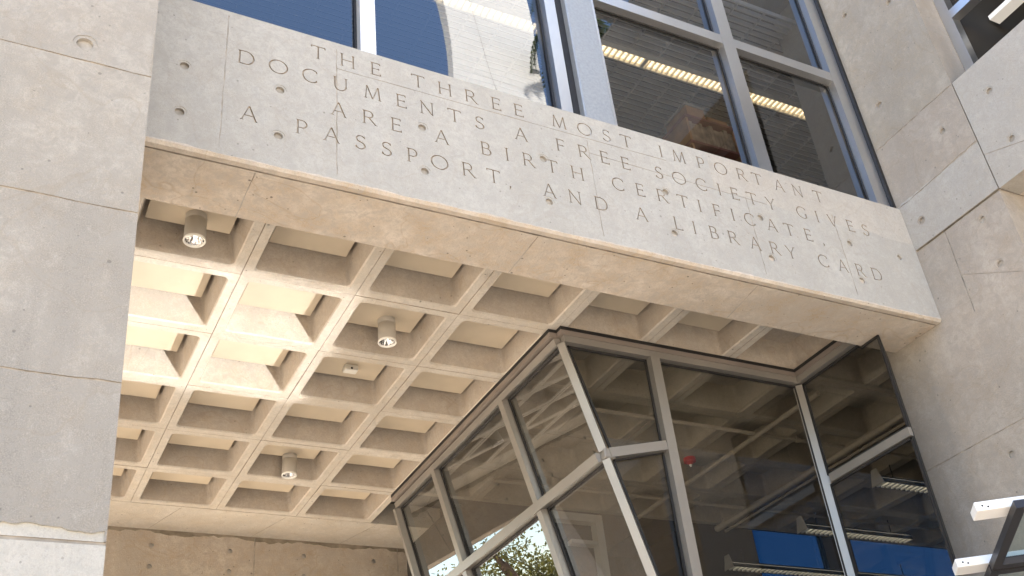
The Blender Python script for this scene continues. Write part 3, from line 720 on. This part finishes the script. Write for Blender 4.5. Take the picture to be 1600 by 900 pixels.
# sprinkler pipes
pp = bmesh.new()
for y in (1.22, 3.22): tube(pp, (3.9, y, -.06), (14, y, -.06), .022, n=8)
tube(pp, (6.35, .1, -.10), (6.35, 3.9, -.10), .03, n=8); tube(pp, (7.75, .1, -.10), (7.75, 3.9, -.10), .045, n=8); tube(pp, (7.9, .1, -.12), (7.9, 3.9, -.12), .02, n=8)
for x in (5, 7, 9):
    for y in (1.22, 3.22): tube(pp, (x, y, -.06), (x, y, .0), .012, n=6); tube(pp, (x-.03, y, -.06), (x+.03, y, -.06), .032, n=8)
o = finish('sprinkler_pipe', pp, m_int); tag(o, 'sprinkler pipes running under the lobby ceiling', 'pipe')
al = bmesh.new(); tube(al, (6.067, 2.134, .0), (6.067, 2.134, -.05), .075, .075, 18); tube(al, (6.067, 2.134, -.05), (6.067, 2.134, -.085), .055, .02, 18)
o = finish('alarm_bell', al, m_red); b = bmesh.new(); tube(b, (6.067, 2.134, -.085), (6.067, 2.134, -.11), .018, .012, 10); finish('strobe', b, m_trimw, o); tag(o, 'small red fire alarm on the lobby ceiling', 'alarm')
dfm = bmesh.new(); bar(dfm, (3.96, 1.25, -ZG), (3.96, 1.25, -1.31), .085, .1, (0, -1, 0)); bar(dfm, (3.42, 1.25, -1.35), (3.915, 1.25, -1.35), .08, .1, (0, -1, 0)); bar(dfm, (3.62, 1.25, -1.60), (3.915, 1.25, -1.60), .04, .09, (0, -1, 0))
o = finish('inner_door_frame', dfm, m_alu_v); tag(o, 'pale inner door frame standing inside the vestibule', 'door frame')

# ================================================================ FITTINGS
can = thing('downlight', (-.47, -.40, .205), 'white downlight can in the coffer nearest the beam, by the left wall', 'lamp', 'downlight cans hanging from the waffle ceiling')
def lathe(bm, cx, cy, prof, n=28, mi=0):
    rings = [[bm.verts.new((cx+.78*r*math.cos(2*math.pi*i/n), cy+.78*r*math.sin(2*math.pi*i/n), z)) for i in range(n)] for r, z in prof]
    for a, b in zip(rings, rings[1:]):
        for i in range(n): bm.faces.new((a[i], a[(i+1) % n], b[(i+1) % n], b[i])).material_index = mi
    return rings
b = bmesh.new(); rr = lathe(b, -.47, -.40, [(.108, .204), (.108, .155), (.105, .153), (.105, .15), (.108, .148), (.108, -.035)]); finish('lamp_body', b, m_can, can, True)
b = bmesh.new(); lathe(b, -.47, -.40, [(.110, -.03), (.114, -.045), (.108, -.052), (.097, -.048), (.096, -.03)]); finish('trim_ring', b, m_trimw, can, True)
b = bmesh.new(); pr_ = []
for i in range(9): pr_.append((.096*(1-(i/9)**2.2)+.02*(i/9), -.035+.15*i/8))
lathe(b, -.47, -.40, pr_, 20); 
finish('reflector', b, m_mirror, can, False)
dup(can, (1.53+.47, .60+.40, 0), 'white downlight can in the middle of the porch ceiling, by the sunlit patch')
dup(can, (1.53+.47, 3.72+.40, 0), 'white downlight can near the far end of the waffle ceiling')
ms = bmesh.new(); box(ms, 1.43, 1.57, 1.49, 1.58, .14, .204, 0, .008)
o = finish('motion_sensor', ms, m_fixture); b = bmesh.new(); tube(b, (1.50, 1.487, .16), (1.50, 1.495, .16), .012, n=10); finish('lens', b, m_gasket, o)
tag(o, 'small square sensor box on a ceiling panel beside the sunlit patch', 'sensor')

# ---- glass canopy at the lower right
u = Vector((.82, -.572, 0)).normalized(); A = Vector((3.615, -3.6, -3.109)); wv = (Vector((4.05, -2.978, -3.231))-A); wl = wv.length; wv.normalize(); nn = u.cross(wv).normalized()
if nn.z > 0: nn = -nn
can_ = thing('glass_canopy', (5.2, -4.4, -3.2), 'dark framed glass canopy on white arms at the lower right', 'canopy')
def cp(a, b_, h=0.0): return A + u*a + wv*b_ + nn*h
LEN = 3.35
for k, (w0, w1) in enumerate(((.0, .765), (.785, 1.55))):
    f = bmesh.new(); fw = .055
    bar(f, cp(0, w0+fw/2), cp(LEN, w0+fw/2), fw, .05, nn); bar(f, cp(0, w1-fw/2), cp(LEN, w1-fw/2), fw, .05, nn)
    bar(f, cp(fw/2, w0+fw), cp(fw/2, w1-fw), fw, .049, nn)
    for q in (.85, 1.7, 2.55): bar(f, cp(q, w0+fw), cp(q, w1-fw), .04, .048, nn)
    ff = finish('frame', f, m_frame_d, can_)
    g = bmesh.new(); quad(g, [cp(fw, w0+fw, .01), cp(LEN, w0+fw, .01), cp(LEN, w1-fw, .01), cp(fw, w1-fw, .01)]); g_ = finish('glass_pane', g, m_frost, can_)
for w0 in (.13, .83, 1.45):
    f = bmesh.new(); bar(f, cp(-.19, w0, -.06), cp(LEN+.02, w0, -.06), .12, .058, nn); 
    bmesh.ops.bevel(f, geom=f.edges[:], offset=.004, segments=1, affect='EDGES')
    ar = finish('arm', f, m_white, can_)
    f = bmesh.new()
    for q in (-.12, -.15): tube(f, cp(q, w0-.0605, -.02-.01*(q < -.13)), cp(q, w0-.063, -.02-.01*(q < -.13)), .006, n=8)
    s = finish('screw', f, m_gasket, ar); s.location = -can_.location - ar.location

# ================================================================ ACROSS THE PLAZA (seen mirrored)
tw = bmesh.new()
F = seam((.3, 4.4), (4.0, 4.2), .02, .012, 1, .5) + seam((1.3, 0), (3.4, 15.9), .02, .012, 1, .7)
carved(tw, (11.0, -18.6, 19), (1, 0, 0), (0, -.36, .933), (0, .933, .36), [(-1.12, -2), (2.7, -2), (3.12, 0), (4.02, 4), (4.92, 8), (5.82, 12), (6.7, 16), (1.75, 16), (1.46, 12), (1.22, 10), (1.08, 9), (.92, 8), (.76, 7), (.58, 6), (.38, 5), (.17, 4), (-.26, 2), (-.7, 0)], F, .5)
box(tw, 10.0, 13.6, -19.4, -18.2, -ZG, 17.1)
o = finish('concrete_tower', tw, [concrete('white tower concrete', (.80, .77, .72), .93, .2, .2, .2, .1, seed=15), m_joint]); tag(o, 'sunlit concrete tower mirrored in the upper left window', 'building')

# ---- unseen mirror added on the plaza to throw the sun onto the waffle ceiling
Pm = Vector((4.7, -7.7, -6.2)); od = (Vector((.1, 1.0, 0)) - Pm).normalized(); nm = (od + tosun).normalized()
def back(p): p = Vector(p); return p - od*((p-Pm).dot(nm)/od.dot(nm))
cor = [back(p) for p in ((-1.35, -.07, 0), (1.12, -.07, 0), (1.12, 2.12, 0), (-1.35, 2.12, 0))]
rl = thing('sun_reflector', (Pm.x, Pm.y, -ZG), 'unseen sloping mirror on a concrete base, added to reflect the sun onto the ceiling', 'sun_reflector')
m_mir, _t, _b = mat('added sun mirror'); _b.inputs['Base Color'].default_value = (.33, .345, .37, 1); _b.inputs['Metallic'].default_value = 1; _b.inputs['Roughness'].default_value = .04
b = bmesh.new(); quad(b, cor); b.normal_update()
if b.faces[:][0].normal.dot(nm) < 0: b.faces[:][0].normal_flip()
finish('glass_pane', b, m_mir, rl)  # mirror face of the added reflector, not glazing
b = bmesh.new(); t_ = [b.verts.new(p - nm*.02) for p in cor]; g_ = [b.verts.new((p.x, p.y, -ZG)) for p in cor]
b.faces.new(t_); [b.faces.new((t_[i], t_[(i+1) % 4], g_[(i+1) % 4], g_[i])) for i in range(4)]; bmesh.ops.recalc_face_normals(b, faces=b.faces[:]); finish('reflector_base', b, m_pier, rl)
print('MIRROR', [tuple(round(x, 2) for x in p) for p in cor])

# ---- trees
def leaf(name, col, tr):
    m = plain(name, col, .6, 0, .45, 3.0, .3); t = m.node_tree; b = t.nodes['Principled BSDF']; o = t.nodes['Material Output']
    tl = nd(t, 'ShaderNodeBsdfTranslucent'); tl.inputs[0].default_value = (*tr, 1); mx = nd(t, 'ShaderNodeMixShader'); mx.inputs[0].default_value = .45
    t.links.new(b.outputs[0], mx.inputs[1]); t.links.new(tl.outputs[0], mx.inputs[2]); t.links.new(mx.outputs[0], o.inputs[0]); return m
m_leaf = leaf('olive leaves', (.115, .105, .03), (.22, .19, .035))
m_leaf2 = leaf('dark leaves', (.045, .07, .02), (.08, .11, .02))
m_bark = plain('bark', (.16, .11, .075), .9, 0, .3, 10, .1, .5)
def tree(at, h, r, label, mleaf, nleaf=5200, kind='broad'):
    x0, y0 = at
    t = thing('tree', (x0, y0, -ZG), label, 'tree', 'trees around the plaza')
    b = bmesh.new(); rnd = random.Random(int(x0*31+y0*7))
    zt = -ZG + h*.42
    tube(b, (x0, y0, -ZG), (x0+.1, y0, zt), r*.07, r*.045, 10)
    tips = []
    for k in range(13):
        a = rnd.uniform(0, 6.283); e = rnd.uniform(.25, 1.2); l = r*rnd.uniform(.55, .95)
        p = Vector((x0+.1, y0, zt-.2*rnd.random())); q = p + Vector((math.cos(a)*math.cos(e), math.sin(a)*math.cos(e), math.sin(e)*1.25))*l
        tube(b, p, q, r*.032, r*.012, 6); tips.append(q)
        for s in range(3):
            q2 = q + Vector((rnd.gauss(0, 1), rnd.gauss(0, 1), rnd.gauss(.4, .8)))*r*.25; tube(b, q, q2, r*.012, r*.004, 5); tips.append(q2)
    finish('trunk', b, m_bark, t)
    b = bmesh.new()
    for k in range(nleaf):
        c = rnd.choice(tips) + Vector((rnd.gauss(0, 1), rnd.gauss(0, 1), rnd.gauss(0, .8)))*r*.17
        s = rnd.uniform(.032, .075)*(r/2.2)**.3; d1 = Vector((rnd.gauss(0, 1), rnd.gauss(0, 1), rnd.gauss(-.3, .7))).normalized(); d2 = d1.orthogonal().normalized()
        quad(b, [c-d1*s, c-d2*s*.42, c+d1*s, c+d2*s*.42])
    finish('crown', b, mleaf, t)
tree((-5.5, 15.2), 6.95, 2.4, 'olive leaved tree in sun beyond the rear beam, mirrored in the leaning glass', m_leaf, 20000)
tree((-2.6, 13.6), 6.1, 1.7, 'smaller sparse olive tree beside the timber post beyond the rear beam', m_leaf, 4500)
tree((-5.5, 9.0), 6.9, 1.6, 'slender dark tree just outside the rear opening', m_leaf2, 3500)
tree((-9, -16), 8.5, 3.2, 'dark broad tree across the plaza', m_leaf2, 6000)
tree((-15, -11), 7.5, 3.0, 'dark broad tree at the left end of the plaza', m_leaf2, 6000)
tree((3.0, -24), 8.0, 3.2, 'dark broad tree beside the tower', m_leaf2, 6000)
pl = bmesh.new(); tube(pl, (-5.5, 14.2, -ZG), (-4.43, 14.2, -.75), .2, .11, 14); tube(pl, (-4.43, 14.2, -.75), (-4.33, 14.2, -.3), .075, .045, 10); tube(pl, (-4.33, 14.2, -.3), (-4.29, 14.2, -.05), .03, .01, 8)
o = finish('timber_post', pl, m_bark); tag(o, 'tapered timber post with a pointed tip, mirrored in the leaning glass', 'post')
# palm beside the wing
pm = thing('palm_tree', (16.6, -19.4, -ZG), 'tall palm before the sunlit tower, mirrored in the upper left window', 'tree')
b = bmesh.new(); tube(b, (16.6, -19.4, -ZG), (16.5, -19.4, 27.6), .30, .2, 12); finish('trunk', b, m_bark, pm)
b = bmesh.new(); rnd = random.Random(5)
for k in range(70):
    a = rnd.uniform(0, 6.283); e0 = rnd.uniform(-1.2, .9); L_ = rnd.uniform(1.8, 4.6); P = Vector((16.5, -19.4, 27.5)); d = Vector((math.cos(a)*math.cos(e0), math.sin(a)*math.cos(e0), math.sin(e0)))
    for s in range(16):
        Q = P + d*L_/16; d = (d + Vector((0, 0, -.26))).normalized(); side = d.cross(Vector((0, 0, 1))).normalized()
        for sg in (-1, 1):
            tip = (P+Q)/2 + side*sg*.32 + Vector((0, 0, -.34)) + d*.1
            b.faces.new([b.verts.new(P), b.verts.new(Q), b.verts.new(tip)])
        P = Q
finish('crown', b, m_leaf2, pm)
